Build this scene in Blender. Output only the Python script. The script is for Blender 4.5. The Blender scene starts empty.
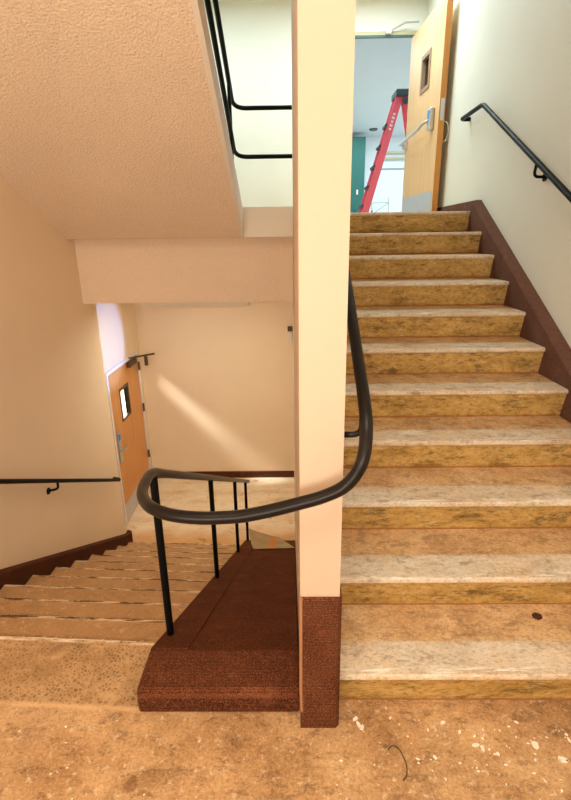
import bpy, bmesh, math, random
from mathutils import Vector, Matrix, Quaternion
random.seed(7)
SC = bpy.context.scene
COL = SC.collection

# ------------------------------------------------------------------ helpers
def srgb(r, g, b):
    def f(c):
        c /= 255.0
        return c / 12.92 if c <= .04045 else ((c + .055) / 1.055) ** 2.4
    return (f(r), f(g), f(b), 1.0)

def link_obj(name, data):
    o = bpy.data.objects.new(name, data)
    COL.objects.link(o)
    return o

def tag(o, label=None, cat=None, group=None, kind=None):
    if label: o['label'] = label
    if cat: o['category'] = cat
    if group: o['group'] = group
    if kind: o['kind'] = kind
    return o

def empty(name, loc=(0, 0, 0), rotz=0.0):
    o = link_obj(name, None)
    o.location = loc
    o.rotation_euler = (0, 0, rotz)
    o.empty_display_size = .1
    return o

def world_loc(o):
    v = Vector(o.location)
    while o.parent:
        o = o.parent
        v += Vector(o.location)
    return v

def obj(name, bm, mat, parent=None, local=False, smooth=False, bevel=0.0, seg=2, origin=None):
    """link a bmesh as ONE object; vertices are given in world space unless local."""
    bmesh.ops.remove_doubles(bm, verts=bm.verts, dist=1e-6)
    bmesh.ops.recalc_face_normals(bm, faces=bm.faces)
    me = bpy.data.meshes.new(name)
    if parent is None:
        xs = [v.co for v in bm.verts]
        if origin is None:
            mn = [min(v[i] for v in xs) for i in range(3)]
            mx = [max(v[i] for v in xs) for i in range(3)]
            origin = Vector(((mn[0] + mx[0]) / 2, (mn[1] + mx[1]) / 2, mn[2]))
        bmesh.ops.translate(bm, verts=bm.verts, vec=-Vector(origin))
        loc = Vector(origin)
    elif not local:
        bmesh.ops.translate(bm, verts=bm.verts, vec=-world_loc(parent))
        loc = Vector((0, 0, 0))
    else:
        loc = Vector((0, 0, 0))
    bm.to_mesh(me)
    bm.free()
    for p in me.polygons:
        p.use_smooth = smooth and len(p.vertices) <= 4
    me.materials.append(mat)
    o = link_obj(name, me)
    o.location = loc
    if parent: o.parent = parent
    if bevel:
        m = o.modifiers.new('bevel', 'BEVEL')
        m.width = bevel
        m.segments = seg
        m.limit_method = 'ANGLE'
        m.angle_limit = math.radians(35)
    return o

def box(bm, x0, x1, y0, y1, z0, z1):
    vs = [bm.verts.new((x, y, z)) for z in (z0, z1) for y in (y0, y1) for x in (x0, x1)]
    for f in ((0, 2, 3, 1), (4, 5, 7, 6), (0, 1, 5, 4), (2, 6, 7, 3), (0, 4, 6, 2), (1, 3, 7, 5)):
        bm.faces.new([vs[i] for i in f])
    return bm

def bx(x0, x1, y0, y1, z0, z1):
    return box(bmesh.new(), x0, x1, y0, y1, z0, z1)

def prism_x(prof, x0, x1, bm=None, skew=0.0, xr=0.0):
    """closed profile in (y,z) swept along x; y shifts by skew*(x-xr)"""
    bm = bm or bmesh.new()
    a = [bm.verts.new((x0, y - skew * (x0 - xr), z)) for y, z in prof]
    b = [bm.verts.new((x1, y - skew * (x1 - xr), z)) for y, z in prof]
    n = len(prof)
    bm.faces.new(a)
    bm.faces.new(b[::-1])
    for i in range(n):
        bm.faces.new((a[i], b[i], b[(i + 1) % n], a[(i + 1) % n]))
    return bm

def prism_z(outline, z0, z1, bm=None):
    bm = bm or bmesh.new()
    a = [bm.verts.new((x, y, z0)) for x, y in outline]
    b = [bm.verts.new((x, y, z1)) for x, y in outline]
    n = len(outline)
    bm.faces.new(a[::-1])
    bm.faces.new(b)
    for i in range(n):
        bm.faces.new((a[i], a[(i + 1) % n], b[(i + 1) % n], b[i]))
    return bm

def smooth_path(pts, radius=.08, n=7):
    """polyline with rounded corners"""
    P = [Vector(p) for p in pts]
    out = [P[0]]
    for i in range(1, len(P) - 1):
        a, b, c = P[i - 1], P[i], P[i + 1]
        d1, d2 = (a - b), (c - b)
        r = radius[i] if isinstance(radius, (list, tuple)) else radius
        r = min(r, d1.length * .5, d2.length * .5)
        s, e = b + d1.normalized() * r, b + d2.normalized() * r
        for k in range(n + 1):
            t = k / n
            out.append(s * (1 - t) ** 2 + b * 2 * t * (1 - t) + e * t * t)
    out.append(P[-1])
    return out

def spline_path(pts, n=8):
    P = [Vector(p) for p in pts]
    P = [P[0] * 2 - P[1]] + P + [P[-1] * 2 - P[-2]]
    out = []
    for i in range(1, len(P) - 2):
        for k in range(n):
            t = k / n
            a, b, c, d = P[i - 1], P[i], P[i + 1], P[i + 2]
            out.append(.5 * ((2 * b) + (c - a) * t + (2 * a - 5 * b + 4 * c - d) * t * t + (3 * b - a - 3 * c + d) * t ** 3))
    out.append(P[-2])
    return out

def tube(path, r, seg=12, bm=None, caps=True):
    bm = bm or bmesh.new()
    P = [Vector(p) for p in path]
    Q = [P[0]]
    for p in P[1:]:
        if (p - Q[-1]).length > 1e-5: Q.append(p)
    P = [Q[0]]
    for p in Q[1:]:
        a = P[-1].copy()
        k = max(1, int((p - a).length / .25))
        if k > 1:
            P.append(a + (p - a).normalized() * .01)
            for i in range(1, k): P.append(a.lerp(p, i / k))
            P.append(p - (p - a).normalized() * .01)
        P.append(p)
    T = []
    for i in range(len(P)):
        a = P[max(i - 1, 0)]
        b = P[min(i + 1, len(P) - 1)]
        T.append((b - a).normalized())
    up = Vector((0, 0, 1)) if abs(T[0].z) < .9 else Vector((1, 0, 0))
    N = (up - T[0] * up.dot(T[0])).normalized()
    rings = []
    for i, p in enumerate(P):
        if i:
            q = T[i - 1].rotation_difference(T[i])
            N = q @ N
            N = (N - T[i] * N.dot(T[i])).normalized()
        B = T[i].cross(N)
        rings.append([bm.verts.new(p + (N * math.cos(2 * math.pi * k / seg) + B * math.sin(2 * math.pi * k / seg)) * r) for k in range(seg)])
    for i in range(len(rings) - 1):
        for k in range(seg):
            bm.faces.new((rings[i][k], rings[i][(k + 1) % seg], rings[i + 1][(k + 1) % seg], rings[i + 1][k]))
    if caps:
        bm.faces.new(rings[0][::-1])
        bm.faces.new(rings[-1])
    return bm

# ------------------------------------------------------------------ materials
class NT:
    def __init__(s, name):
        s.m = bpy.data.materials.new(name)
        s.m.use_nodes = True
        s.t = s.m.node_tree
        s.n = s.t.nodes
        s.b = s.n['Principled BSDF']
        g = s.n.new('ShaderNodeNewGeometry')
        s.pos = g.outputs['Position']
    def link(s, a, b): s.t.links.new(a, b)
    def val(s, x, sock):
        if isinstance(x, (int, float)): sock.default_value = x
        elif isinstance(x, tuple): sock.default_value = x
        else: s.link(x, sock)
    def math(s, op, a, b=0.0, c=0.0, clamp=False):
        n = s.n.new('ShaderNodeMath')
        n.operation = op
        n.use_clamp = clamp
        for i, x in enumerate((a, b, c)): s.val(x, n.inputs[i])
        return n.outputs[0]
    def mapping(s, scale=(1, 1, 1), loc=(0, 0, 0), rot=(0, 0, 0)):
        n = s.n.new('ShaderNodeMapping')
        s.link(s.pos, n.inputs[0])
        n.inputs['Scale'].default_value = scale
        n.inputs['Location'].default_value = loc
        n.inputs['Rotation'].default_value = rot
        return n.outputs[0]
    def noise(s, scale, detail=4, rough=.55, vec=None, dist=0.0):
        n = s.n.new('ShaderNodeTexNoise')
        n.inputs['Scale'].default_value = scale
        n.inputs['Detail'].default_value = detail
        n.inputs['Roughness'].default_value = rough
        n.inputs['Distortion'].default_value = dist
        s.link(vec if vec is not None else s.pos, n.inputs['Vector'])
        return n.outputs[0]
    def ramp(s, fac, stops, interp='LINEAR'):
        n = s.n.new('ShaderNodeValToRGB')
        n.color_ramp.interpolation = interp
        e = n.color_ramp.elements
        while len(e) < len(stops): e.new(.5)
        for i, (p, c) in enumerate(stops):
            e[i].position = p
            e[i].color = c if isinstance(c, tuple) else (c, c, c, 1)
        s.val(fac, n.inputs[0])
        return n.outputs[0]
    def mix(s, fac, a, b, mode='MIX'):
        n = s.n.new('ShaderNodeMix')
        n.data_type = 'RGBA'
        n.blend_type = mode
        s.val(fac, n.inputs[0])
        s.val(a, n.inputs[6])
        s.val(b, n.inputs[7])
        return n.outputs[2]
    def sep(s):
        n = s.n.new('ShaderNodeSeparateXYZ')
        s.link(s.pos, n.inputs[0])
        return n.outputs
    def bump(s, h, strength=.3, dist=.01):
        n = s.n.new('ShaderNodeBump')
        n.inputs['Strength'].default_value = strength
        n.inputs['Distance'].default_value = dist
        s.link(h, n.inputs['Height'])
        s.link(n.outputs[0], s.b.inputs['Normal'])
    def done(s, col, rough=.6, metal=0.0, spec=.5):
        s.val(col, s.b.inputs['Base Color'])
        s.val(rough, s.b.inputs['Roughness'])
        s.b.inputs['Metallic'].default_value = metal
        s.b.inputs['Specular IOR Level'].default_value = spec
        return s.m

def plain(name, col, rough=.5, metal=0.0, spec=.5, var=.06, scale=9):
    t = NT(name)
    n = t.noise(scale, 5)
    f = t.ramp(n, [(.3, 1 - var), (.7, 1.0)])
    return t.done(t.mix(1.0, col, f, 'MULTIPLY'), rough, metal, spec)

def paint(name, col, var=.05, bump=.12, rough=.55):
    t = NT(name)
    n = t.noise(1.6, 6, .6)
    c = t.mix(1.0, col, t.ramp(n, [(.3, 1 - var), (.7, 1.0)]), 'MULTIPLY')
    scuff = t.noise(5.0, 8, .75, t.mapping((1, 1, .35)))
    c = t.mix(t.ramp(scuff, [(.66, 0.0), (.8, .22)]), c, tuple(x * .62 for x in col[:3]) + (1,))
    t.bump(t.noise(180, 3), bump, .004)
    return t.done(c, rough, 0, .35)

M = {}
M['wall'] = paint('cream_wall_paint', srgb(238, 221, 194))
M['wall_cool'] = paint('pale_wall_paint', srgb(230, 234, 226))
M['column'] = paint('peach_cream_paint', srgb(199, 175, 152), .03)
M['fascia'] = paint('beige_trim_paint', srgb(236, 228, 212))
def stucco():
    t = NT('sprayed_stucco')
    n = t.noise(1.3, 5)
    c = t.mix(1.0, srgb(250, 232, 208), t.ramp(n, [(.3, .93), (.7, 1.0)]), 'MULTIPLY')
    fine = t.noise(85, 4, .65)
    c = t.mix(t.ramp(fine, [(.42, .0), (.58, .32)]), c, srgb(228, 192, 156))
    t.bump(t.noise(75, 3, .6), .8, .018)
    return t.done(c, .85, 0, .2)
M['stucco'] = stucco()

TR, D1, R_ = .319048, 1.38162, .175
def grime(t, c, amt=1.0):
    """patches of dried adhesive, dirt and fine grit"""
    a = t.noise(3.2, 10, .78)
    c = t.mix(t.ramp(a, [(.5, 0.0), (.62, .6 * amt)]), c, srgb(112, 76, 40))
    b = t.noise(15, 10, .8, t.mapping((.7, 1.3, 1.3)))
    c = t.mix(t.ramp(b, [(.52, 0.0), (.6, .75 * amt)]), c, srgb(96, 62, 34))
    g = t.noise(95, 5, .85)
    c = t.mix(t.ramp(g, [(.5, 0.0), (.58, .55 * amt)]), c, srgb(92, 62, 36))
    g2 = t.noise(80, 5, .85, t.mapping((1, 1, 1), (6, 1, 3)))
    c = t.mix(t.ramp(g2, [(.52, 0.0), (.6, .45 * amt)]), c, srgb(226, 196, 156))
    w = t.noise(27, 8, .75, t.mapping((1, 1, 1), (4, 7, 2)))
    c = t.mix(t.ramp(w, [(.57, 0.0), (.63, .7 * amt)]), c, srgb(228, 208, 178))
    return c

def tread_mat():
    t = NT('worn_concrete_tread')
    x, y, z = t.sep()
    base = t.ramp(t.noise(5, 6, .65), [(.3, srgb(204, 162, 114)), (.55, srgb(220, 184, 138)), (.75, srgb(230, 202, 164))])
    base = grime(t, base, .5)
    wob = t.math('MULTIPLY', t.math('SUBTRACT', t.noise(9, 5, .7), .5), .02)
    idx = t.math('ROUND', t.math('DIVIDE', t.math('ADD', z, .012), R_))
    o = t.math('ADD', t.math('SUBTRACT', t.math('ADD', y, .03), t.math('ADD', t.math('MULTIPLY', t.math('SUBTRACT', idx, 1.0), TR), D1)), wob)
    band = t.ramp(t.math('DIVIDE', o, .3), [(.62, 1.0), (.66, 0.0)])
    streak = t.noise(5.0, 10, .8, t.mapping((1.2, 3, 3)))
    bandc = t.ramp(streak, [(.3, srgb(188, 174, 152)), (.5, srgb(216, 206, 188)), (.7, srgb(232, 227, 216))])
    patch = t.ramp(t.noise(4.0, 6, .7, t.mapping((1, 1, 1), (3, 1, 9))), [(.35, .35), (.62, .9)])
    c = t.mix(t.math('MULTIPLY', band, patch), base, bandc)
    gg = t.noise(14, 10, .82, t.mapping((.8, 1.2, 1), (1, 5, 3)))
    c = t.mix(t.ramp(gg, [(.52, 0.0), (.61, .55)]), c, srgb(128, 98, 66))
    g3 = t.noise(90, 5, .85, t.mapping((.6, 1, 1), (2, 2, 8)))
    c = t.mix(t.ramp(g3, [(.51, 0.0), (.6, .4)]), c, srgb(120, 96, 70))
    # chipped, flaking edge right at the nosing
    edge = t.ramp(t.math('DIVIDE', o, .3), [(.10, 0.0), (.13, 1.0), (.20, 1.0), (.26, 0.0)])
    fl = t.noise(5, 10, .8, t.mapping((1, 8, 8), (2, 0, 0)))
    c = t.mix(t.math('MULTIPLY', edge, t.ramp(fl, [(.52, 0.0), (.58, .85)])), c, srgb(244, 238, 228))
    c = t.mix(t.math('MULTIPLY', edge, t.ramp(fl, [(.36, .8), (.42, 0.0)])), c, srgb(110, 84, 60))
    t.bump(t.noise(60, 6, .7), .35, .006)
    return t.done(c, .75, 0, .25)
M['tread'] = tread_mat()

def riser_mat():
    t = NT('stained_riser')
    st = t.noise(3.4, 10, .8, t.mapping((1.3, 3, 3.2)))
    c = t.ramp(st, [(.3, srgb(134, 104, 52)), (.45, srgb(182, 146, 80)), (.6, srgb(204, 168, 102)), (.78, srgb(220, 192, 138))])
    g = t.noise(7, 10, .8, t.mapping((.8, 2, 2.6), (8, 0, 1)))
    c = t.mix(t.ramp(g, [(.52, 0.0), (.61, .75)]), c, srgb(84, 62, 30))
    fg = t.noise(60, 6, .85, t.mapping((.6, 1, 1)))
    c = t.mix(t.ramp(fg, [(.5, 0.0), (.6, .6)]), c, srgb(104, 78, 42))
    wg = t.noise(22, 9, .85, t.mapping((.7, 1, 1.5), (3, 3, 3)))
    c = t.mix(t.ramp(wg, [(.53, 0.0), (.62, .5)]), c, srgb(218, 194, 150))
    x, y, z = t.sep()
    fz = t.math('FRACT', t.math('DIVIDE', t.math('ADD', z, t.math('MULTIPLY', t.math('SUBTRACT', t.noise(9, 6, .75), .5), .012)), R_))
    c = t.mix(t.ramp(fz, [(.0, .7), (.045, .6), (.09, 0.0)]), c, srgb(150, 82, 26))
    t.bump(t.noise(50, 6, .7), .3, .006)
    return t.done(c, .7, 0, .3)
M['riser'] = riser_mat()

SKEW = .052
TL = .3225
YL0 = 1.79
def lower_tread_mat():
    t = NT('adhesive_stained_tread')
    x, y, z = t.sep()
    base = t.ramp(t.noise(5.5, 8, .72), [(.3, srgb(138, 102, 66)), (.5, srgb(172, 134, 92)), (.7, srgb(198, 162, 120))])
    base = grime(t, base, 1.0)
    ys = t.math('ADD', y, t.math('MULTIPLY', t.math('ADD', x, 2.0), SKEW))
    wob = t.math('MULTIPLY', t.math('SUBTRACT', t.noise(8, 5, .7), .5), .018)
    o = t.math('ADD', t.math('MULTIPLY', t.math('FRACT', t.math('DIVIDE', t.math('SUBTRACT', ys, YL0 - TL + .02), TL)), TL), wob)
    e = t.math('DIVIDE', o, TL)
    # strip nearest the nosing is paler, a broken pale and dark line along the lip sets treads apart
    pale = t.ramp(e, [(.48, 0.0), (.54, .55), (.9, .55), (.94, 0.0)])
    c = t.mix(pale, base, srgb(206, 166, 118))
    fl = t.noise(5, 8, .75, t.mapping((1, 8, 8)))
    line = t.ramp(e, [(.84, 0.0), (.88, 1.0), (.92, 1.0), (.95, 0.0)])
    c = t.mix(t.math('MULTIPLY', line, t.ramp(fl, [(.48, 0.0), (.56, .8)])), c, srgb(238, 220, 190))
    c = t.mix(t.math('MULTIPLY', line, t.ramp(fl, [(.46, .9), (.53, 0.0)])), c, srgb(66, 42, 24))
    t.bump(t.noise(55, 6, .7), .4, .006)
    return t.done(c, .75, 0, .25)
M['ltread'] = lower_tread_mat()

def floor_mat():
    t = NT('glue_stained_landing_floor')
    x, y, z = t.sep()
    base = t.ramp(t.noise(2.4, 7, .66), [(.3, srgb(148, 108, 68)), (.46, srgb(180, 138, 92)), (.6, srgb(204, 164, 116)), (.74, srgb(220, 190, 150))])
    cloud = t.ramp(t.noise(1.2, 4, .6, t.mapping((1, 1, 1), (5, 2, 0))), [(.45, 0.0), (.65, .5)])
    c = t.mix(cloud, base, srgb(216, 184, 142))
    c = grime(t, c, .75)
    sp = t.noise(34, 6, .7)
    c = t.mix(t.ramp(sp, [(.6, 0.0), (.7, .55)]), c, srgb(136, 84, 36))
    sw = t.noise(21, 7, .7, t.mapping((1, 1, 1), (9, 3, 0)))
    c = t.mix(t.ramp(sw, [(.63, 0.0), (.69, .8)]), c, srgb(240, 224, 200))
    # band of trowelled carpet adhesive along the top of the down flight
    ys = t.math('ADD', y, t.math('MULTIPLY', t.math('ADD', x, 2.0), SKEW))
    zone = t.math('MULTIPLY', t.ramp(t.math('SUBTRACT', ys, 1.0), [(.455, 0.0), (.475, 1.0)]), t.math('LESS_THAN', x, -.4))
    v = t.n.new('ShaderNodeTexVoronoi')
    v.inputs['Scale'].default_value = 62
    v.feature = 'DISTANCE_TO_EDGE'
    v.inputs['Randomness'].default_value = .85
    mp = t.mapping((1, 1.0, 1), (0, 0, 0), (0, 0, .78))
    t.link(mp, v.inputs['Vector'])
    web = t.ramp(v.outputs['Distance'], [(.05, 1.0), (.22, 0.0)])
    web = t.math('MULTIPLY', web, t.ramp(t.noise(3.5, 6, .7), [(.36, .25), (.56, 1.0)]))
    dirt = t.ramp(t.noise(12, 7, .7), [(.35, srgb(112, 80, 46)), (.55, srgb(152, 114, 72)), (.7, srgb(188, 150, 106))])
    glue = t.mix(t.math('MULTIPLY', web, .62), dirt, srgb(212, 178, 134))
    c = t.mix(t.math('MULTIPLY', zone, .85), c, glue)
    # pale chipped strip just before the riser edge and the seam of the old carpet
    seam = t.ramp(t.math('SUBTRACT', ys, 1.0), [(.446, 0.0), (.458, .5), (.466, .5), (.478, 0.0)])
    c = t.mix(t.math('MULTIPLY', seam, t.math('LESS_THAN', x, -.4)), c, srgb(226, 188, 140))
    lip = t.ramp(t.math('SUBTRACT', ys, 1.0), [(.765, 0.0), (.775, .9)])
    fl = t.noise(5, 8, .75, t.mapping((1, 8, 8)))
    c = t.mix(t.math('MULTIPLY', lip, t.ramp(fl, [(.45, 0.0), (.55, .9)])), c, srgb(242, 226, 200))
    # one round burnt-looking spot on the floor
    d = t.n.new('ShaderNodeVectorMath')
    d.operation = 'DISTANCE'
    t.link(t.pos, d.inputs[0])
    d.inputs[1].default_value = (-.552, 1.112, 0)
    dd = t.math('ADD', d.outputs['Value'], t.math('MULTIPLY', t.math('SUBTRACT', t.noise(30, 4), .5), .09))
    c = t.mix(t.ramp(t.math('MULTIPLY', dd, 10), [(.12, .6), (.34, 0.0)]), c, srgb(104, 54, 20))
    t.bump(t.noise(45, 7, .7), .3, .006)
    return t.done(c, .7, 0, .3)
M['floor'] = floor_mat()

def lower_floor_mat():
    t = NT('pale_scraped_floor')
    c = t.ramp(t.noise(3.0, 7, .7, t.mapping((.6, 1.4, 1))), [(.3, srgb(206, 178, 136)), (.5, srgb(236, 222, 194)), (.7, srgb(246, 238, 220))])
    x, y, z = t.sep()
    nearf = t.ramp(t.math('ADD', t.math('SUBTRACT', y, 5.0), t.math('MULTIPLY', t.math('SUBTRACT', t.noise(4, 5), .5), .5)), [(.3, .75), (.62, 0.0)])
    c = t.mix(nearf, c, srgb(212, 162, 96))
    c = t.mix(t.ramp(t.noise(6, 6, .7, t.mapping((1, 1, 1), (2, 8, 0))), [(.6, 0.0), (.72, .7)]), c, srgb(140, 92, 44))
    c = t.mix(t.ramp(t.noise(22, 5, .7), [(.64, 0.0), (.7, .75)]), c, srgb(90, 56, 30))
    return t.done(c, .65, 0, .3)
M['lfloor'] = lower_floor_mat()

def carpet(name, a, b, axis='z', rib=190):
    t = NT(name)
    x, y, z = t.sep()
    wv = t.n.new('ShaderNodeTexWave')
    wv.bands_direction = axis.upper()
    wv.inputs['Scale'].default_value = rib * .24
    wv.inputs['Distortion'].default_value = .6
    wv.inputs['Detail'].default_value = 2
    wv.inputs['Detail Scale'].default_value = 6
    t.link(t.pos, wv.inputs['Vector'])
    fib = t.noise(190, 4, .85)
    blot = t.noise(5, 6, .65)
    c = t.mix(t.ramp(blot, [(.35, 0.0), (.7, .8)]), a, b)
    c = t.mix(t.math('MULTIPLY', t.ramp(wv.outputs['Fac'], [(.2, 1.0), (.7, 0.0)]), .75), c, tuple(v * .4 for v in a[:3]) + (1,))
    c = t.mix(t.ramp(fib, [(.51, 0.0), (.6, .5)]), c, srgb(168, 104, 66))
    c = t.mix(t.ramp(fib, [(.4, .6), (.48, 0.0)]), c, srgb(48, 24, 14))
    dust = t.noise(7, 8, .75, t.mapping((1, 1, 1), (1, 6, 3)))
    c = t.mix(t.ramp(dust, [(.56, 0.0), (.72, .22)]), c, srgb(186, 122, 84))
    h = t.math('ADD', t.math('MULTIPLY', wv.outputs['Fac'], .6), t.math('MULTIPLY', fib, .6))
    t.bump(h, .6, .006)
    m = t.done(c, .95, 0, .1)
    return m
M['carpet'] = carpet('brown_ribbed_carpet', srgb(86, 46, 28), srgb(116, 68, 44), 'y')
M['carpet_v'] = carpet('brown_ribbed_carpet_upright', srgb(92, 52, 34), srgb(122, 76, 52), 'z')
M['carpet_skirt'] = carpet('brown_skirting_carpet', srgb(112, 84, 74), srgb(130, 100, 90), 'z', 300)
M['carpet_dark'] = carpet('dark_skirting_carpet', srgb(84, 50, 36), srgb(100, 64, 48), 'z', 500)
M['edge_strip'] = plain('tan_edge_strip', srgb(164, 116, 82), .6)

def rail_paint():
    t = NT('dark_brown_rail_paint')
    c = t.mix(t.ramp(t.noise(40, 6, .7), [(.68, 0.0), (.74, .8)]), srgb(24, 17, 13), srgb(120, 104, 88))
    return t.done(c, .34, 0, .22)
M['rail'] = rail_paint()
M['black'] = plain('black_rail_paint', srgb(10, 10, 10), .5, 0, .1)
M['black_green'] = plain('dark_green_black_rail_paint', srgb(10, 16, 17), .42, 0, .12)

def wood(name, a, b):
    t = NT(name)
    g = t.noise(6, 6, .6, t.mapping((5, 5, .35)), .6)
    g2 = t.noise(30, 4, .6, t.mapping((5, 5, .2)))
    c = t.mix(t.ramp(g, [(.3, 0.0), (.7, 1.0)]), a, b)
    c = t.mix(t.ramp(g2, [(.5, 0.0), (.8, .35)]), c, tuple(x * .7 for x in a[:3]) + (1,))
    return t.done(c, .42, 0, .4)
M['oak'] = wood('maple_veneer', srgb(220, 178, 126), srgb(232, 196, 146))
M['oak_warm'] = wood('orange_maple_veneer', srgb(206, 146, 84), srgb(222, 166, 100))
M['oak_edge'] = wood('door_edge_wood', srgb(196, 132, 58), srgb(212, 150, 76))
M['steel'] = plain('brushed_steel', srgb(196, 200, 208), .35, .6)
M['kick'] = plain('grey_kick_plate', srgb(196, 202, 212), .4, .3)
M['bronze'] = plain('dark_bronze', srgb(92, 74, 58), .4, .5)
M['frame_brown'] = plain('brown_window_frame', srgb(150, 124, 96), .5)
M['frame_white'] = plain('pale_door_frame_paint', srgb(232, 234, 242), .4)
M['frame_olive'] = plain('olive_door_frame_paint', srgb(186, 184, 150), .45)
M['frame_teal'] = plain('dark_teal_stop_paint', srgb(70, 110, 112), .5)
M['blue'] = plain('blue_sticker', srgb(40, 150, 220), .4)
M['blue_dark'] = plain('blue_plastic', srgb(30, 80, 170), .35)
M['teal'] = paint('teal_wall_paint', srgb(48, 104, 94), .05)
M['white'] = paint('white_wall_paint', srgb(238, 242, 246), .02)
M['grey_ceiling'] = paint('grey_white_ceiling', srgb(214, 226, 240), .03)
M['red'] = plain('red_fibreglass', srgb(238, 92, 104), .45)
M['cap'] = plain('dark_ladder_cap', srgb(52, 62, 62), .5)
M['alu'] = plain('aluminium', srgb(190, 192, 196), .35, .7)
M['ink'] = plain('pale_print', srgb(240, 214, 214), .6)
M['brass'] = plain('brass_strip', srgb(190, 180, 140), .4, .2)
M['wire'] = plain('thin_dark_wire', srgb(60, 44, 28), .5)
M['chip'] = plain('white_paint_flake', srgb(240, 232, 216), .7)
M['scrap'] = plain('dark_scrap', srgb(70, 36, 22), .7)
M['plastic_white'] = plain('white_plastic', srgb(232, 226, 210), .4)
def paper_mat():
    t = NT('grey_brown_cardboard')
    c = t.mix(t.ramp(t.noise(5, 5), [(.35, 0.0), (.7, 1.0)]), srgb(158, 138, 104), srgb(182, 162, 124))
    x, y, z = t.sep()
    w = t.math('ADD', x, t.math('MULTIPLY', t.math('SUBTRACT', t.noise(9, 4), .5), .14))
    st = t.ramp(t.math('MULTIPLY', t.math('ABSOLUTE', t.math('ADD', w, .24)), 10), [(.25, .75), (.5, 0.0)])
    c = t.mix(st, c, srgb(206, 132, 58))
    return t.done(c, .8, 0, .2)
M['paper'] = paper_mat()
def glass(name, tint, gl=.12):
    m = bpy.data.materials.new(name)
    m.use_nodes = True
    nt = m.node_tree
    nt.nodes.clear()
    o = nt.nodes.new('ShaderNodeOutputMaterial')
    mx = nt.nodes.new('ShaderNodeMixShader')
    a = nt.nodes.new('ShaderNodeBsdfTransparent')
    b = nt.nodes.new('ShaderNodeBsdfGlossy')
    a.inputs[0].default_value = tint
    b.inputs[0].default_value = (.9, .9, .9, 1)
    b.inputs['Roughness'].default_value = .03
    mx.inputs[0].default_value = gl
    nt.links.new(a.outputs[0], mx.inputs[1])
    nt.links.new(b.outputs[0], mx.inputs[2])
    nt.links.new(mx.outputs[0], o.inputs[0])
    return m
M['glass'] = glass('window_pane_glass', (.92, .94, .92, 1))
M['glass_dark'] = glass('grey_wired_glass', (.5, .53, .5, 1), .18)
def emit(name, col, s):
    m = bpy.data.materials.new(name)
    m.use_nodes = True
    b = m.node_tree.nodes['Principled BSDF']
    b.inputs['Base Color'].default_value = (.9, .9, .9, 1)
    b.inputs['Emission Color'].default_value = col
    b.inputs['Emission Strength'].default_value = s
    return m

# ------------------------------------------------------------------ dimensions
XL, XR = -2.05, 1.66            # wall planes left and right of the stair hall
XD = -2.25                      # wall with the lower door
SX0, SX1 = .02, .152            # middle wall between the two flights
YF, YB, YBK = 1.326, 7.0, -1.4  # front of the middle wall, back wall, wall behind the viewer
ZT = 11 * R_                    # upper floor 1.925
ZL = -ZT                        # lower floor
CE = 4.42                       # upper ceiling

def struct(name, bm, mat, label=None, **k):
    o = obj(name, bm, mat, **k)
    o['kind'] = 'structure'
    if label: o['label'] = label
    return o

# ------------------------------------------------------------------ room shell
edge = lambda x: YL0 - SKEW * (x + 2.0)
struct('floor', prism_z([(XL, YBK), (XR, YBK), (XR, D1 + .048), (-.3, D1 + .048), (-.3, edge(-.3)), (XL, edge(XL))], -.176, 0), M['floor'],
       'bare glue-stained landing floor between the two flights')
struct('floor_lower', bx(XD - .15, SX0 - .001, 5.0, YB, ZL - .15, ZL), M['lfloor'], 'pale scraped floor of the lower landing')
bm = bx(XL - .2, SX0 - .001, 4.66, YB, 1.735, ZT)
struct('floor_upper', box(bm, SX0 + .001, XR, D1 + 10 * TR + .33, YB + .15, 1.735, ZT), M['tread'])
struct('floor_corridor', bx(-2.5, 5.5, YB + .15, 16.2, 1.735, ZT), M['lfloor'])
# left wall (front part), stepping back at the lower door
struct('wall_left', bx(XL - .2, XL, YBK - .15, 5.1, ZL - .15, CE), M['wall'], 'cream wall left of the flight going down')
bm = bx(XL - .2, XL, 5.1, YB + .15, 1.735, CE)
struct('wall_left_upper', bm, M['wall_cool'])
DY0, DY1, DZ = 5.6, 6.88, .205    # lower door opening
bm = bx(XD - .15, XD, 5.1, DY0, ZL - .15, 1.734)
box(bm, XD - .15, XD, DY1, YB, ZL - .15, 1.734)
box(bm, XD - .15, XD, DY0, DY1, DZ, 1.734)
struct('wall_door_side', bm, M['wall'], 'wall around the orange door of the lower landing')
struct('wall_right', bx(XR, XR + .15, YBK - .15, YB + .15, -.16, CE), M['wall_cool'], 'pale wall right of the flight going up')
# middle wall / pier
struct('wall_middle', bx(SX0, SX1, YF, 4.62, -.16, CE), M['column'], 'tall narrow cream wall end between the two flights')
struct('wall_middle_lower', bx(SX0, SX1, 4.62, YB + .15, ZL - .15, 1.734), M['wall'])
struct('wall_middle_base', bx(SX0, SX1, 1.75, 4.62, ZL - .15, -.16), M['wall'])
# back walls
struct('wall_back_lower', bx(XD - .15, SX0, YB, YB + .15, ZL - .15, 1.734), M['wall'], 'cream end wall of the lower landing')
OX0, OX1, OZ = .28, 1.57, 4.02
bm = bx(XL - .2, OX0, YB, YB + .15, ZT, CE)
box(bm, OX1, XR, YB, YB + .15, ZT, CE)
box(bm, OX0, OX1, YB, YB + .15, OZ + .06, CE)
struct('wall_back_upper', bm, M['wall_cool'], 'pale wall of the upper landing around the open doorway')
struct('wall_rear', bx(XL, XR, YBK - .15, YBK, -.16, 3.85), M['wall'])
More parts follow.
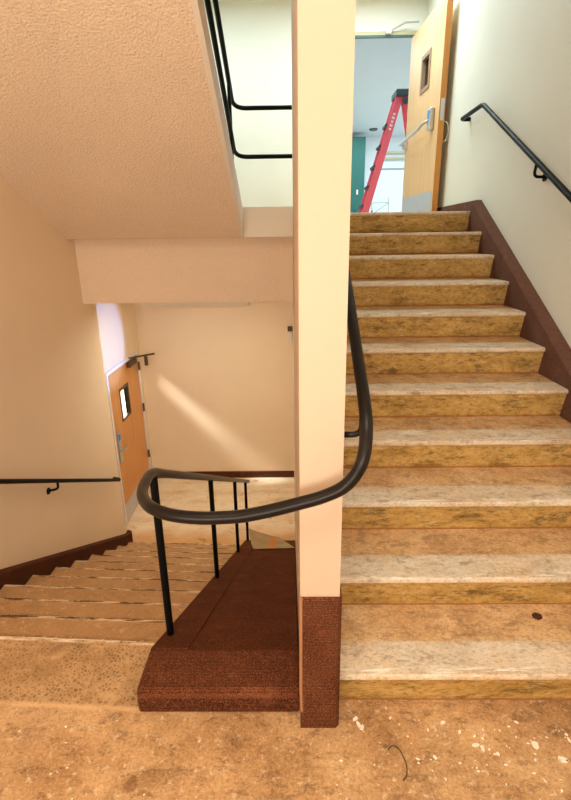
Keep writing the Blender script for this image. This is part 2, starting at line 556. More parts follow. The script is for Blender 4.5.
# ceilings
bm = bx(XL, XR, YBK - .15, 1.45, 3.85, 4.42)
struct('ceiling', bm, M['wall'])
struct('ceiling_upper', bx(XL - .2, XR + .15, 1.45, YB + .15, CE, CE + .12), M['wall_cool'])
struct('ceiling_lower', bx(XD, SX0 - .001, 4.98, YB, 1.15, 1.3), M['wall'])
struct('trim_beam', bx(XL, SX0 - .001, 4.8, 4.98, 1.135, 1.734), M['stucco'], 'textured peach beam under the upper landing')

# soffit of the flight above: a sloping slab over the flight going down
def slab():
    bm = bmesh.new()
    xs = (XL, -.455)
    s = .53
    L0, L1 = (4.70, 1.735), (1.45, 1.735 + 3.25 * .475)   # along the left wall
    R0, R1 = (4.60, 1.735), (1.45, 1.735 + 3.16 * .55)   # along the stair well
    th = .19
    v = []
    for (x, (y0, z0), (y1, z1)) in ((XL, (4.66, 1.735), L1), (-.455, (4.61, 1.735), R1)):
        v.append([bm.verts.new((x, y0, z0)), bm.verts.new((x, y1, z1)), bm.verts.new((x, y1, z1 + .42)), bm.verts.new((x, y0, z0 + .24))])
    a, b = v
    bm.faces.new(a)
    bm.faces.new(b[::-1])
    for i in range(4):
        bm.faces.new((a[i], b[i], b[(i + 1) % 4], a[(i + 1) % 4]))
    return bm
struct('ceiling_soffit', slab(), M['stucco'], 'sloping textured peach underside of the flight above')
# smooth painted string closing the open side of that flight
zs = lambda y: 1.735 + (4.61 - y) * .55
prof = [(4.61, 1.733), (1.45, zs(1.45)), (1.45, 2.85 + 1.45 * .535), (2.9, 2.85), (4.61, 1.99)]
struct('trim_string', prism_x(prof, -.456, -.425), M['fascia'], 'smooth cream string edging the flight above')
struct('trim_fascia', bx(-.425, SX0 - .001, 4.615, 4.66, 1.733, 1.985), M['fascia'], 'plain beige edge of the upper landing floor')
# steps of the flight above (hidden from below by the slab)
# dark baseboard at the foot of the lower end wall
struct('baseboard_back', bx(XD, SX0 - .002, YB - .015, YB, ZL, ZL + .11), M['carpet_dark'], 'dark brown baseboard along the lower end wall')
struct('baseboard_right', bx(XR - .02, XR, 4.62, YB - .02, ZT, ZT + .092), M['carpet_skirt'], 'brown carpet baseboard on the upper landing')

# ------------------------------------------------------------------ flight going up
up = empty('staircase', ((SX1 + 1.58) / 2, D1, 0))
tag(up, 'worn concrete flight of steps going up to the open door', 'stairs')
for n in range(1, 12):
    y = D1 + (n - 1) * TR
    z = n * R_
    back = y + TR + .052 if n < 11 else y + .33
    prof = [(y + .048, z - R_), (y + .012, z - .024), (back, z - .024), (back, z - R_)]
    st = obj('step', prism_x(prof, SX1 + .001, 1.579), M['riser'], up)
    lip = [(y + .006, z - .026), (y, z - .018), (y + .001, z - .007), (y + .008, z), (back, z), (back, z - .026)]
    obj('tread', prism_x(lip, SX1 + .001, 1.579), M['tread'], st)

# carpeted skirting up the right wall
nl = lambda y: (y - D1) / TR * R_ + R_
prof = [(D1 - .02, 0), (D1 - .02, nl(D1) + .085 - .02), (4.52, nl(4.52) + .085), (4.62, ZT + .09), (4.62, ZT - .1), (4.45, ZT - .18), (D1 + .3, 0)]
def skirt():
    bm = bmesh.new()
    top = lambda y, dz: nl(y) + dz
    # cross-section points: (x, dz) ; ledge leans slightly up towards the wall
    ys = [D1 - .02, 4.56, 4.64]
    rows = []
    for i, y in enumerate(ys):
        zt = nl(min(y, 4.56)) + .075
        zt2 = zt + .02
        zb = max(0.0, nl(y) - .42) if i < 2 else nl(4.56) - .30
        rows.append([bm.verts.new((1.58, y, zb)), bm.verts.new((1.58, y, zt)), bm.verts.new((1.592, y, zt + .012)), bm.verts.new((XR - .001, y, zt2)), bm.verts.new((XR - .001, y, zb))])
    for a, b in zip(rows, rows[1:]):
        for k in range(5):
            bm.faces.new((a[k], a[(k + 1) % 5], b[(k + 1) % 5], b[k]))
    bm.faces.new(rows[0])
    bm.faces.new(rows[-1][::-1])
    return bm
tag(obj('stair_skirting', skirt(), M['carpet_skirt']), 'brown carpeted skirting climbing the right wall beside the upward steps', 'skirting')

# ------------------------------------------------------------------ flight going down
down = empty('staircase', (-1.3, 1.79, 0))
tag(down, 'adhesive-stained flight of steps going down to the lower landing', 'stairs')
for n in range(1, 11):
    yn = YL0 + n * TL
    z = -n * R_
    prof = [(yn - TL - .02, z - .14), (yn - TL - .02, z - .024), (yn - .008, z - .024), (yn - .03, z - R_), (yn - .25, z - R_)]
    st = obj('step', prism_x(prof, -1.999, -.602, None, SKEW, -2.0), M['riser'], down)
    lip = [(yn - TL - .02, z - .026), (yn - TL - .02, z), (yn - .008, z), (yn - .001, z - .007), (yn, z - .018), (yn - .006, z - .026)]
    obj('tread', prism_x(lip, -1.999, -.602, None, SKEW, -2.0), M['ltread'], st)

nd = lambda y: -(y - YL0) / TL * R_          # nosing line at the left wall
def skirt_left():
    bm = bmesh.new()
    rows = []
    for y, e in ((1.2, 0), (1.70, 0), (1.78, 0), (5.06, 0), (5.14, 1)):
        zt = max(nd(y), nd(5.06)) + .085 if y > 1.75 else .085
        zb = zt - .42
        if y >= 5.0: zb = max(zb, ZL)
        if y < 1.75: zb = .0
        x1 = -2.0
        rows.append([bm.verts.new((x1, y, zb)), bm.verts.new((x1, y, zt)), bm.verts.new((x1 - .01, y, zt + .012)), bm.verts.new((XL + .001, y, zt + .022)), bm.verts.new((XL + .001, y, zb))])
    for a, b in zip(rows, rows[1:]):
        for k in range(5):
            bm.faces.new((a[k], a[(k + 1) % 5], b[(k + 1) % 5], b[k]))
    bm.faces.new(rows[0])
    bm.faces.new(rows[-1][::-1])
    return bm
tag(obj('stair_skirting', skirt_left(), M['carpet_dark']), 'dark brown carpeted skirting running down the left wall beside the downward steps', 'skirting')

# carpeted curb between the flight going down and the middle wall
curb = empty('stair_curb', (-.29, 1.4, 0))
tag(curb, 'wide brown carpeted curb sloping down beside the left flight', 'curb')
S = R_ / TL
ztop = lambda y: .112 - S * max(0, y - 1.56)
YE = 5.14
prof = [(1.373, .001), (1.370, .06), (1.377, .104), (1.389, .112), (1.56, .112), (YE, ztop(YE)), (YE + .02, ZL + .01), (YE - .25, ZL + .005),
        (1.80, ztop(1.80) - .44), (1.73, -.162), (1.715, .001)]
obj('curb_carpet', prism_x(prof, -.6, SX0 - .002), M['carpet'], curb, bevel=.012, seg=3)
prof = [(1.57, .112), (1.60, ztop(1.6) + .008), (YE - .01, ztop(YE - .01) + .008), (YE - .01, ztop(YE - .01) - .02), (1.57, .09)]
obj('post_strip', prism_x(prof, -.599, -.44), M['carpet'], curb, bevel=.005)

# carpet wrapped round the foot of the middle wall
cov = empty('wall_end_cover', (.09, 1.31, 0))
tag(cov, 'ribbed brown carpet wrapped round the foot of the narrow wall end', 'carpet cover')
def cover():
    bm = bmesh.new()
    prof = [(0.0, .012, .0), (.03, .015, .002), (.09, .015, 0), (.125, .0115, 0), (.30, .011, 0), (.574, .0105, 0), (.582, .006, 0)]
    rows = []
    for z, t, _ in prof:
        xr = SX1 + max(.008, t * .5)
        xl = SX0 + .004 if z > .115 else SX0 - .001 + .0
        rows.append([bm.verts.new((xl, YF - t, z + .001)), bm.verts.new((xr - .012, YF - t, z + .001)), bm.verts.new((xr, YF - t + .012, z + .001)),
                     bm.verts.new((xr, YF + .054, z + .001)), bm.verts.new((SX1 + .001, YF + .054, z + .001)), bm.verts.new((SX1 + .001, YF - .001, z + .001)), bm.verts.new((xl, YF - .001, z + .001))])
    n = 7
    for a, b in zip(rows, rows[1:]):
        for k in range(n):
            bm.faces.new((a[k], a[(k + 1) % n], b[(k + 1) % n], b[k]))
    bm.faces.new(rows[0][::-1])
    bm.faces.new(rows[-1])
    return bm
obj('carpet_wrap', cover(), M['carpet_v'], cov)
tag(obj('edge_strip', tube([(SX0 + .003, YF - .014, .09), (SX0 + .001, YF - .012, .2), (SX0 + .002, YF - .010, .585)], .006, 6), M['edge_strip'], cov), 'tan edging strip')

# ------------------------------------------------------------------ handrail on posts, wrapping round the wall end
hr = empty('handrail', (-.2, 1.4, 0))
tag(hr, 'thick dark brown handrail curling round the narrow wall end and down on four posts', 'handrail')
PX = -.56
zr = lambda y: .842 - .5426 * (y - 1.73)
yu = lambda y: 1.222 + .545 * (y - 1.298)
path = [(.213, 3.1, yu(3.1)), (.213, 2.2, yu(2.2)), (.213, 1.55, yu(1.55)), (.213, 1.38, yu(1.38)), (.2115, 1.295, 1.204), (.201, 1.256, 1.128), (.178, 1.25, 1.072), (.142, 1.25, 1.031), (.085, 1.247, 1.004),
        (.02, 1.246, .984), (-.07, 1.248, .958), (-.15, 1.25, .940), (-.21, 1.25, .935), (-.28, 1.25, .934), (-.36, 1.262, .936), (-.425, 1.30, .933),
        (-.475, 1.372, .915), (-.518, 1.47, .896), (-.545, 1.60, .873), (PX, 1.74, .835), (PX, 1.95, zr(1.95)), (PX, 2.6, zr(2.6)), (PX, 4.2, zr(4.2)), (PX, 5.42, zr(5.42))]
obj('rail', tube(spline_path(path, 7), .0195, 16), M['rail'], hr, smooth=True)
for y in (1.735, 2.935, 4.14, 5.06):
    obj('post', tube([(PX, y, ztop(y) + .0175), (PX, y, zr(y) - .01)], .0165, 12), M['black'], hr, smooth=True)
yb = 1.385
br = smooth_path([(SX1, yb, yu(yb) - .128), (.213, yb, yu(yb) - .128), (.213, yb, yu(yb) - .01)], .045)
obj('bracket', tube(br, .010, 10), M['rail'], hr, smooth=True)
obj('bracket', tube(smooth_path([(SX1, 2.9, yu(2.9) - .10), (.213, 2.9, yu(2.9) - .10), (.213, 2.9, yu(2.9) - .01)], .045), .010, 10), M['rail'], hr, smooth=True)

# wall handrail, right
rr = empty('handrail', (1.58, 3.0, 1.9))
tag(rr, 'slim black handrail on the right wall above the upward steps', 'handrail')
sr = .5215
rz = lambda y: 2.73 - (4.533 - y) * sr
path = smooth_path([(XR, 1.35, rz(1.35)), (1.58, 1.35, rz(1.35)), (1.58, 4.533, 2.735), (1.58, 5.06, 2.735), (XR, 5.06, 2.735)], [0, .05, .05, .05, 0])
obj('rail', tube(path, .0185, 14), M['black_green'], rr, smooth=True)
for y in (3.44, 1.75):
    p = smooth_path([(1.58, y, rz(y) - .01), (1.58, y + .02, rz(y) - .085), (XR, y + .02, rz(y) - .085)], .035)
    obj('bracket', tube(p, .0095, 10), M['black'], rr, smooth=True)
    b2 = bmesh.new()
    bmesh.ops.create_cone(b2, cap_ends=True, segments=16, radius1=.03, radius2=.026, depth=.008, matrix=Matrix.Translation((XR - .005, y + .02, rz(y) - .085)) @ Matrix.Rotation(math.pi / 2, 4, 'Y'))
    obj('mounting_plate', b2, M['black'], rr)

# wall handrail, left
lr = empty('handrail', (-1.97, 3.4, -.5))
tag(lr, 'slim black handrail on the left wall above the downward steps', 'handrail')
lz = lambda y: .194 - (y - 2.893) * .5226
path = smooth_path([(XL, 1.7, lz(1.7)), (-1.97, 1.7, lz(1.7)), (-1.97, 4.90, lz(4.90)), (-1.985, 4.93, lz(4.93) + .012), (XL, 4.93, lz(4.93) + .02)], [0, .04, .03, .02, 0])
obj('rail', tube(path, .0175, 12), M['black'], lr, smooth=True)
for y in (3.60, 2.1):
    p = smooth_path([(-1.97, y, lz(y)), (-1.97, y, lz(y) - .075), (XL, y - .02, lz(y) - .085)], .03)
    obj('bracket', tube(p, .010, 10), M['black'], lr, smooth=True)
    b2 = bmesh.new()
    bmesh.ops.create_cone(b2, cap_ends=True, segments=16, radius1=.03, radius2=.026, depth=.008, matrix=Matrix.Translation((XL + .005, y - .02, lz(y) - .085)) @ Matrix.Rotation(math.pi / 2, 4, 'Y'))
    obj('mounting_plate', b2, M['black'], lr)

# guard rail of the flight above and of the upper landing
gr = empty('guard_rail', (-.3, 4.6, ZT))
tag(gr, 'black two-bar guard railing along the upper landing edge and upward string', 'railing')
gx = -.475
for nm, z0, sl in (('top_bar', 2.762, .50), ('lower_bar', 2.392, .535)):
    path = smooth_path([(SX0 - .001, 4.64, z0), (gx, 4.64, z0), (gx, 1.6, z0 + (4.64 - 1.6) * sl)], .11, 9)
    obj(nm, tube(path, .018, 12), M['black_green'], gr, smooth=True)
obj('post', tube([(gx - .005, 4.42, 1.95), (gx - .005, 4.42, 2.88)], .015, 10), M['black_green'], gr, smooth=True)
obj('post', tube([(gx - .005, 2.9, 2.75), (gx - .005, 2.9, 3.64)], .015, 10), M['black_green'], gr, smooth=True)

# ------------------------------------------------------------------ lower door (structure)
d1 = empty('door_1', (XD, DY0, ZL))
tag(d1, 'orange wooden door with small window on the lower landing', kind='structure')
W, H = DY1 - DY0, DZ - ZL
P = lambda nm, bm, m, par=d1, **k: obj(nm, bm, m, par, **k)
bm = bx(XD - .12, XD + .012, DY0, DY0 + .05, ZL, DZ)
box(bm, XD - .12, XD + .012, DY1 - .04, DY1, ZL, DZ)
box(bm, XD - .12, XD + .012, DY0 + .05, DY1 - .04, DZ - .045, DZ)
P('door_frame', bm, M['frame_white'], bevel=.004)
lx0, lx1 = XD - .055, XD - .005
ly0, ly1, lz0, lz1 = DY0 + .053, DY1 - .043, ZL + .01, DZ - .048
wy0, wy1, wz0, wz1 = 5.985, 6.345, -.57, -.12
bm = bx(lx0, lx1, ly0, wy0, lz0, lz1)
box(bm, lx0, lx1, wy1, ly1, lz0, lz1)
box(bm, lx0, lx1, wy0, wy1, lz0, wz0)
box(bm, lx0, lx1, wy0, wy1, wz1, lz1)
leaf = P('door_leaf', bm, M['oak_warm'])
t_ = .035
bm = bx(lx0 - .004, lx1 + .006, wy0, wy0 + t_, wz0, wz1)
box(bm, lx0 - .004, lx1 + .006, wy1 - t_, wy1, wz0, wz1)
box(bm, lx0 - .004, lx1 + .006, wy0 + t_, wy1 - t_, wz0, wz0 + t_)
box(bm, lx0 - .004, lx1 + .006, wy0 + t_, wy1 - t_, wz1 - t_, wz1)
wf = obj('window_frame', bm, M['bronze'], d1)
obj('pane', bx(XD - .033, XD - .027, wy0 + t_, wy1 - t_, wz0 + t_, wz1 - t_), M['glass'], wf)
P('kick_plate', bx(lx1, lx1 + .003, ly0 + .02, ly1 - .02, ZL + .02, -1.655), M['kick'])
lk = P('lock_plate', bx(lx1, lx1 + .02, 5.70, 5.80, -1.03, -.62), M['steel'], bevel=.006)
obj('lock_sticker', bx(lx1 + .02, lx1 + .021, 5.71, 5.79, -.73, -.645), M['blue'], lk)
obj('door_lever', tube(smooth_path([(lx1 + .02, 5.75, -.86), (lx1 + .075, 5.75, -.86), (lx1 + .075, 5.86, -.865), (lx1 + .06, 5.875, -.865)], .02), .011, 10), M['steel'], lk, smooth=True)
bm = bmesh.new()
bmesh.ops.create_cone(bm, cap_ends=True, segments=20, radius1=.032, radius2=.028, depth=.015, matrix=Matrix.Translation((lx1 + .026, 5.75, -.86)) @ Matrix.Rotation(math.pi / 2, 4, 'Y'))
obj('lever_rose', bm, M['steel'], lk)
for z in (-.02, -.66, -1.42):
    bm = tube([(XD + .012, DY1 - .03, z - .06), (XD + .012, DY1 - .03, z + .06)], .016, 10)
    box(bm, XD + .0125, XD + .016, DY1 - .075, DY1 - .005, z - .055, z + .055)
    P('hinge', bm, M['bronze'])
cl = P('door_closer', bx(XD + .0, XD + .055, 6.36, 6.66, .075, .145), M['bronze'], bevel=.008)
obj('closer_arm', tube([(XD + .03, 6.60, .16), (XD + .16, 6.72, .165), (XD + .27, 6.80, .165)], .011, 8), M['bronze'], cl)
obj('closer_arm', tube([(XD + .27, 6.80, .175), (XD + .10, 6.55, .19), (XD + .012, 6.45, .19)], .009, 8), M['bronze'], cl)
bm = bx(XD + .145, XD + .185, 6.70, 6.74, .02, .17)
obj('closer_bracket', bm, M['bronze'], cl)
# bright space beyond the lower door
bm = box(bx(-4.8, -4.7, 4.6, 13.5, ZL, 1.4), -4.8, XD - .15, 13.5, 13.6, ZL, 1.4)
struct('wall_outside', bm, M['white'])
struct('floor_outside', bx(-4.8, XD - .15, 4.6, 13.6, ZL - .1, ZL), M['lfloor'])
struct('ceiling_outside', bx(-4.8, XD - .15, 4.6, 13.6, 1.4, 1.5), M['white'])

# ------------------------------------------------------------------ upper door, open against the right wall
fr = empty('door_2', ((OX0 + OX1) / 2, YB, ZT))
tag(fr, 'open pale maple door with small window at the top of the steps', kind='structure')
bm = bx(OX0 - .04, OX0 + .02, YB - .015, YB + .155, ZT, OZ + .02)
box(bm, OX1 - .02, OX1 + .04, YB - .015, YB + .155, ZT, OZ + .02)
box(bm, OX0 - .05, OX1 + .05, YB - .015, YB + .05, OZ + .02, OZ + .06)
obj('door_frame', bm, M['frame_olive'], fr, bevel=.004)
obj('door_stop', bx(OX0 + .02, OX1 - .02, YB - .005, YB + .03, OZ + .002, OZ + .022), M['frame_teal'], fr)
ang = math.atan2(5.68 - 6.87, 1.538 - 1.466)
lf = empty('door_leaf', (0, 0, 0), ang)
lf.parent = fr
lf.location = Vector((1.466, 6.87, ZT)) - Vector(fr.location)
LW, LT = 1.185, .062
z0, z1 = .012, 2.035
u0, u1, w0, w1 = .49, .805, 1.325, 1.695
bm = bx(0, u0, 0, LT, z0, z1)
box(bm, u1, LW, 0, LT, z0, z1)
box(bm, u0, u1, 0, LT, z0, w0)
box(bm, u0, u1, 0, LT, w1, z1)
obj('leaf_panel', bm, M['oak'], lf, local=True)
obj('leaf_edge', bx(LW - .001, LW + .004, .001, LT - .001, z0, z1), M['oak_edge'], lf, local=True)
t_ = .042
bm = bx(u0, u0 + t_, -.01, LT + .01, w0, w1)
box(bm, u1 - t_, u1, -.01, LT + .01, w0, w1)
box(bm, u0 + t_, u1 - t_, -.01, LT + .01, w0, w0 + t_)
box(bm, u0 + t_, u1 - t_, -.01, LT + .01, w1 - t_, w1)
obj('window_frame', bm, M['frame_brown'], lf, local=True)
obj('pane', bx(u0 + t_, u1 - t_, LT * .5, LT * .5 + .005, w0 + t_, w1 - t_), M['glass_dark'], lf, local=True)
obj('kick_plate', bx(.03, LW - .03, -.004, 0, .02, .265), M['kick'], lf, local=True)
obj('lock_box', bx(.955, 1.055, -.05, 0, .87, 1.085), M['steel'], lf, local=True, bevel=.015, seg=3)
obj('lock_sticker', bx(.97, 1.03, -.052, -.05, .985, 1.06), M['blue'], lf, local=True)
obj('push_bar', tube(smooth_path([(1.0, -.045, .965), (.95, -.085, .955), (.82, -.10, .915), (.06, -.085, .885), (.05, -.03, .885)], .03), .016, 10), M['steel'], lf, local=True, smooth=True)
obj('bar_mount', bx(.02, .085, -.045, 0, .83, .95), M['steel'], lf, local=True, bevel=.01)
obj('latch_plate', bx(LW + .004, LW + .007, .012, LT - .012, .93, 1.13), M['steel'], lf, local=True)
obj('loose_wire', tube(spline_path([(LW - .01, LT, .93), (LW + .015, LT + .03, .9), (LW + .02, LT + .045, .82), (LW + .005, LT + .03, .75), (LW - .01, LT, .73)]), .004, 6), M['plastic_white'], lf, local=True)
obj('closer_arm', tube([Vector(p) - Vector((0, 0, 0)) for p in ((1.20, 6.96, 4.06), (1.385, 6.90, 4.135), (1.53, 6.80, 4.105))], .010, 8), M['steel'], fr)
obj('arm_shoe', bx(1.17, 1.23, 6.94, 6.985, 4.045, 4.08), M['steel'], fr)

# ------------------------------------------------------------------ room beyond the upper door
struct('wall_corridor_back', bx(-2.5, 5.5, 16.0, 16.15, ZT, 4.6), M['white'])
struct('wall_corridor_left', bx(-2.6, -2.5, YB + .15, 16.1, ZT, 4.6), M['white'])
struct('wall_corridor_right', bx(5.4, 5.5, YB + .15, 16.1, ZT, 4.6), M['white'])
struct('ceiling_corridor', bx(-2.5, 5.5, YB + .15, 16.15, 4.52, 4.62), M['grey_ceiling'])
struct('wall_corridor_front', box(bx(-2.5, OX0 - .05, YB + .151, YB + .2, ZT, 4.52), OX1 + .05, 5.5, YB + .151, YB + .2, ZT, 4.52), M['white'])
struct('wall_teal', bx(-.4, 2.14, 15.3, 15.6, ZT, 4.40), M['teal'], 'teal painted partition in the room beyond the door')
o = obj('wall_socket', bx(1.915, 1.965, 15.285, 15.299, 2.90, 3.03), M['plastic_white'], bevel=.004)
tag(o, 'small white socket plate on the teal wall beyond the door', 'socket')
bm = bx(2.58, 3.9, 15.88, 15.93, 4.06, 4.11)
bm2 = bx(2.58, 3.9, 15.88, 15.93, 3.90, 3.95)
struct('trim_1', bm, M['brass'])
struct('trim_2', bm2, M['brass'])
bm = bmesh.new()
bmesh.ops.create_cone(bm, cap_ends=True, segments=24, radius1=.10, radius2=.12, depth=.04, matrix=Matrix.Translation((2.28, 14.9, 4.50)))
tag(obj('ceiling_vent', bm, M['cap']), 'small dark round fitting on the ceiling beyond the door', 'ceiling fitting')

# step ladder
LY = 9.0
ld = empty('step_ladder', (1.62, LY, ZT))
tag(ld, 'red step ladder with a black top cap standing beyond the open door', 'ladder')
def bar(a, b, w, t, ax=Vector((0, 1, 0))):
    a, b = Vector(a), Vector(b)
    d = (b - a).normalized()
    s = d.cross(ax).normalized()
    n = ax
    bm = bmesh.new()
    v = [[bm.verts.new(p + s * (w / 2) * i + n * (t / 2) * j) for i, j in ((-1, -1), (1, -1), (1, 1), (-1, 1))] for p in (a, b)]
    bm.faces.new(v[0])
    bm.faces.new(v[1][::-1])
    for k in range(4):
        bm.faces.new((v[0][k], v[0][(k + 1) % 4], v[1][(k + 1) % 4], v[1][k]))
    return bm
tl, bl = (1.785, 3.88), (1.225, ZT)
tr_, brr = (1.90, 3.88), (2.36, ZT)
lerp = lambda a, b, t: a + (b - a) * t
for dy in (-.06, .42):
    k = .12 if dy > 0 else 0
    r1 = obj('front_rail', bar((bl[0], LY + dy + k * 0, bl[1]), (tl[0], LY + dy * .55 + .06, tl[1]), .115, .03), M['red'], ld, bevel=.004)
    obj('rear_rail', bar((brr[0], LY + dy, brr[1]), (tr_[0], LY + dy * .55 + .06, tr_[1]), .085, .03), M['red'], ld, bevel=.004)
    if dy < 0:
        # pale upright lettering band on the near rail
        d = (Vector((tl[0], 0, tl[1])) - Vector((bl[0], 0, bl[1]))).normalized()
        for j in range(5):
            t = .755 + j * .028
            c = Vector((lerp(bl[0], tl[0], t), LY + lerp(dy, dy * .55 + .06, t) - .0165, lerp(bl[1], tl[1], t)))
            obj('rail_print', bar(c - d * .017, c + d * .017, .05 if j % 2 else .036, .002), M['ink'], r1)
for i in range(1, 6):
    t = i / 6.3
    x, z = lerp(bl[0], tl[0], t) - .05, lerp(bl[1], tl[1], t)
    yb_ = LY + lerp(-.06, .03, t)
    yf_ = LY + lerp(.42, .29, t)
    obj('ladder_step', bx(x - .045, x + .05, yb_ - .004, yf_, z - .03, z + .01), M['cap'], ld, bevel=.004)
obj('top_cap', prism_z([(1.715, LY - .04), (1.975, LY - .04), (1.975, LY + .37), (1.715, LY + .37)], 3.87, 3.975), M['cap'], ld, bevel=.015)
obj('spreader', bar((lerp(bl[0], tl[0], .45), LY - .02, 2.80), (lerp(brr[0], tr_[0], .45), LY - .02, 2.80), .03, .008), M['alu'], ld)
bm = bmesh.new()
bmesh.ops.create_cone(bm, cap_ends=True, segments=20, radius1=.05, radius2=.05, depth=.03, matrix=Matrix.Translation((1.875, LY - .04, 3.80)) @ Matrix.Rotation(math.pi / 2, 4, 'X'))
obj('hinge_disc', bm, M['cap'], ld)
# little things on the floor beyond the door
for k, (x, y, hh, m, lab) in enumerate(((1.03, 8.35, .20, 'blue_dark', 'dark blue bottle furthest left at the foot of the red ladder'),
                                       (1.09, 8.20, .155, 'blue', 'lighter blue bottle close beside the dark blue one'),
                                       (1.345, 8.6, .24, 'blue', 'pale blue bottle right of the red ladder foot'))):
    bt = empty('bottle', (x, y, ZT))
    tag(bt, lab, 'bottle', 'blue bottles by the ladder')
    bm = bmesh.new()
    prof = [(.0, .0), (.03, .0), (.034, .01), (.034, hh * .6), (.014, hh * .78), (.014, hh * .88), (0, hh * .88)]
    bmv = [bm.verts.new((x + r, y, ZT + zz)) for r, zz in prof]
    es = [bm.edges.new((bmv[i], bmv[i + 1])) for i in range(len(bmv) - 1)]
    bmesh.ops.spin(bm, geom=bmv + es, cent=(x, y, 0), axis=(0, 0, 1), angle=2 * math.pi, steps=16)
    obj('bottle_body', bm, M[m], bt, smooth=True)
    bm = bmesh.new()
    bmesh.ops.create_cone(bm, cap_ends=True, segments=14, radius1=.019, radius2=.017, depth=hh * .14, matrix=Matrix.Translation((x, y, ZT + hh * .93)))
    obj('bottle_cap', bm, M['plastic_white'] if k == 2 else M['blue_dark'], bt)
# wire rack far back
rk = empty('wire_rack', (2.45, 14.5, ZT))
tag(rk, 'thin wire rack standing far back in the bright room', 'rack')
bm = bmesh.new()
for (a, b) in (((2.25, 2.62), (2.72, 2.62)), ((2.25, 2.30), (2.72, 2.30)), ((2.1, 2.12), (2.85, 2.12)), ((2.25, ZT), (2.25, 2.62)), ((2.72, ZT), (2.72, 2.75)), ((2.25, 2.30), (2.72, 2.62)), ((2.5, 2.3), (2.72, 2.12))):
    tube([(a[0], 14.5, a[1]), (b[0], 14.5, b[1])], .010, 6, bm)
obj('rack_frame', bm, M['alu'], rk)

# ------------------------------------------------------------------ lower landing fittings
lamp = empty('ceiling_light', (-1.06, 5.5, 1.15))
tag(lamp, 'long shallow ceiling light under the beam of the lower landing', 'ceiling light')
obj('light_housing', bx(-1.66, -.47, 5.40, 5.62, 1.004, 1.149), M['fascia'], lamp, bevel=.004)
obj('diffuser', bx(-1.64, -.49, 5.42, 5.60, 1.0025, 1.006), emit('warm_tube_diffuser', (1, .92, .72, 1), 22.0), lamp)
sb = obj('wall_box', bx(-.055, .008, 6.95, 6.998, .26, .44), M['plastic_white'], bevel=.006)
tag(sb, 'small white box on the lower landing wall close to the wall edge', 'wall box')
obj('box_cap', bx(-.06, .012, 6.94, 6.998, .445, .51), M['bronze'], sb)

# bent sheet of cardboard at the bottom end of the curb
def sheet():
    bm = bmesh.new()
    nl_, nr_ = Vector((-.425, 4.33, ztop(4.33) + .012)), Vector((.012, 4.40, ztop(4.40) + .012))
    fl_, fr_ = Vector((-.535, 4.98, ztop(4.98) + .19)), Vector((-.17, 5.05, ztop(5.05) + .05))
    n = 8
    g = []
    for i in range(n + 1):
        row = []
        for j in range(n + 1):
            u, v = i / n, j / n
            p = (nl_ * (1 - u) + nr_ * u) * (1 - v) + (fl_ * (1 - u) + fr_ * u) * v
            p.z -= .05 * math.sin(math.pi * v) * (1 - u) + .012 * math.sin(math.pi * u)
            p.z = max(p.z, ztop(p.y) + .012)
            row.append(p)
        g.append(row)
    top = [[bm.verts.new(p + Vector((0, 0, .003))) for p in r] for r in g]
    bot = [[bm.verts.new(p) for p in r] for r in g]
    for i in range(n):
        for j in range(n):
            bm.faces.new((top[i][j], top[i + 1][j], top[i + 1][j + 1], top[i][j + 1]))
            bm.faces.new((bot[i][j], bot[i][j + 1], bot[i + 1][j + 1], bot[i + 1][j]))
    for i in range(n):
        bm.faces.new((top[i][0], bot[i][0], bot[i + 1][0], top[i + 1][0]))
        bm.faces.new((top[i][n], top[i + 1][n], bot[i + 1][n], bot[i][n]))
        bm.faces.new((top[0][i], top[0][i + 1], bot[0][i + 1], bot[0][i]))
        bm.faces.new((top[n][i], bot[n][i], bot[n][i + 1], top[n][i + 1]))
    return bm
tag(obj('cardboard_sheet', sheet(), M['paper'], smooth=False), 'grey-brown sheet with an orange smear lying at the low end of the carpeted curb', 'sheet')

# ------------------------------------------------------------------ litter on the landing
tag(obj('wire', tube(spline_path([(.325, 1.232, .004), (.345, 1.246, .004), (.366, 1.228, .006), (.378, 1.185, .005), (.374, 1.15, .004), (.362, 1.135, .004), (.357, 1.128, .004)]), .0016, 6), M['wire']),
    'thin curled dark wire lying on the landing floor', 'wire')
bm = prism_z([(1.012, 1.668), (1.03, 1.655), (1.05, 1.662), (1.054, 1.682), (1.035, 1.694), (1.016, 1.686)], R_ + .001, R_ + .006)
tag(obj('debris_scrap', bm, M['scrap']), 'dark brown scrap on the first upward tread', 'scrap')
def flakes():
    bm = bmesh.new()
    spots = [(.225, 1.35, .016), (.235, 1.325, .018), (.245, 1.315, .014), (.55, 1.335, .011), (.64, 1.25, .02), (.66, 1.24, .016), (.85, 1.25, .02), (.92, 1.2, .018), (.60, 1.30, .01), (.98, 1.27, .012)]
    for _ in range(60): spots.append((random.gauss(.75, .3), random.gauss(1.24, .07), random.uniform(.002, .009)))
    for _ in range(50): spots.append((random.uniform(-1.2, 1.2), random.uniform(1.0, 1.36), random.uniform(.0015, .005)))
    for x, y, r in spots:
        if y > 1.40 or (-.62 < x < .2 and y > 1.28): continue
        a0 = random.uniform(0, 6.28)
        el = random.uniform(.35, .8)
        n = 6
        out = []
        for k in range(n):
            a = 2 * math.pi * k / n
            rr_ = r * random.uniform(.7, 1.15)
            px, py = rr_ * math.cos(a), rr_ * math.sin(a) * el
            out.append((x + px * math.cos(a0) - py * math.sin(a0), y + px * math.sin(a0) + py * math.cos(a0)))
        prism_z(out, .0006, .0022, bm)
    return bm
tag(obj('paint_flakes', flakes(), M['chip']), 'white paint flakes scattered over the landing floor', 'paint flakes', kind='stuff')

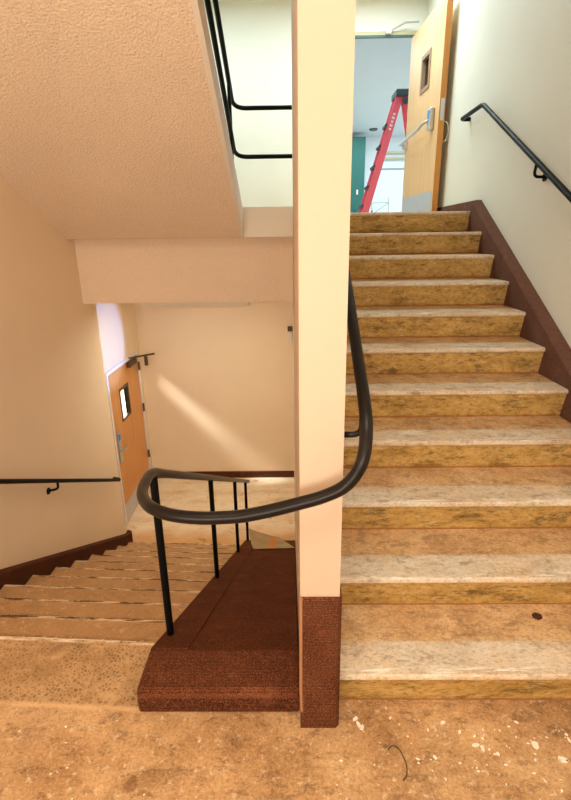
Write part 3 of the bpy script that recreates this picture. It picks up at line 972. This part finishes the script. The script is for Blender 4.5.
# ------------------------------------------------------------------ lights
def area(name, loc, size, power, col, rot=(0, 0, 0), sy=None):
    l = bpy.data.lights.new(name, 'AREA')
    l.energy = power
    l.color = col
    l.size = size
    if sy:
        l.shape = 'RECTANGLE'
        l.size_y = sy
    o = link_obj(name, l)
    o.location = loc
    o.rotation_euler = rot
    return o
WARM = (1, .80, .56)
area('landing_lamp', (.1, -.2, 3.80), 1.4, 42, (1, .90, .78), (0, 0, 0), .9)
area('rear_fill_light', (-.7, YBK + .03, 1.6), 2.4, 104, (1, .93, .82), (math.radians(114), 0, 0), 1.6)  # added fill in front of the solid rear wall, brightens the sloping soffit
area('upper_landing_lamp_right', (.9, 5.9, CE - .03), 1.0, 31, (.84, .97, 1.0), (0, 0, 0), .8)
area('upper_landing_lamp_left', (-.9, 5.7, CE - .03), 1.2, 26, (.80, .97, .98), (0, 0, 0), .8)
area('corridor_lamp_near', (1.6, 9.6, 4.50), 2.5, 62, (.66, .84, 1), (0, 0, 0), 2.0)
area('corridor_lamp_far', (2.4, 13.6, 4.50), 3.0, 95, (.70, .87, 1), (0, 0, 0), 2.5)
area('outside_lamp', (-3.6, 9.5, 1.35), 1.5, 400, (.95, .97, 1), (0, 0, 0), 1.5)

def spot(name, loc, target, power, col, angle, blend, r=.01):
    l = bpy.data.lights.new(name, 'SPOT')
    l.energy = power
    l.color = col
    l.spot_size = math.radians(angle)
    l.spot_blend = blend
    l.shadow_soft_size = r
    o = link_obj(name, l)
    o.location = loc
    d = Vector(target) - Vector(loc)
    o.rotation_euler = d.to_track_quat('-Z', 'Y').to_euler()
    return o
streak_lamp = area('end_wall_streak_light', (-2.19, 6.86, -.14), .20, .75, (1, .96, .9), (0, 0, 0), .24)  # added beam with no fitting, makes the streak on the lower end wall
streak_lamp.rotation_euler = Vector((1.2, .14, -1.2)).to_track_quat('-Z', 'Y').to_euler()
streak_lamp.data.spread = math.radians(16)
spot('lower_door_wall_blue_spot', (-.15, 6.5, -.2), (XD, 5.82, .52), 190, (.26, .44, 1), 33, .55, .05)  # added spot without a known source, makes the bluish patch above the door

w = bpy.data.worlds.new('world')
SC.world = w
w.use_nodes = True
w.node_tree.nodes['Background'].inputs[0].default_value = (1, .95, .88, 1)
w.node_tree.nodes['Background'].inputs[1].default_value = .05

# ------------------------------------------------------------------ camera
cam = bpy.data.cameras.new('camera')
co = link_obj('camera', cam)
fwd = Vector((-.0141907, .94843847, -.31664848)).normalized()
right = Vector((.99985557, .0104977, -.01336589)).normalized()
upv = right.cross(fwd).normalized()
right = fwd.cross(upv).normalized()
m = Matrix((right, upv, -fwd)).transposed().to_4x4()
m.translation = Vector((0, 0, 1.7181338))
co.matrix_world = m
cam.sensor_fit = 'VERTICAL'
cam.sensor_height = 36
cam.lens = 484.152 / 800 * 36
cam.clip_start = .02
SC.camera = co
SC.view_settings.view_transform = 'Standard'
SC.view_settings.look = 'None'
SC.view_settings.gamma = 1
SC.view_settings.use_curve_mapping = False
SC.view_settings.exposure = 0.42
SC.cycles.max_bounces = 10
SC.cycles.diffuse_bounces = 8
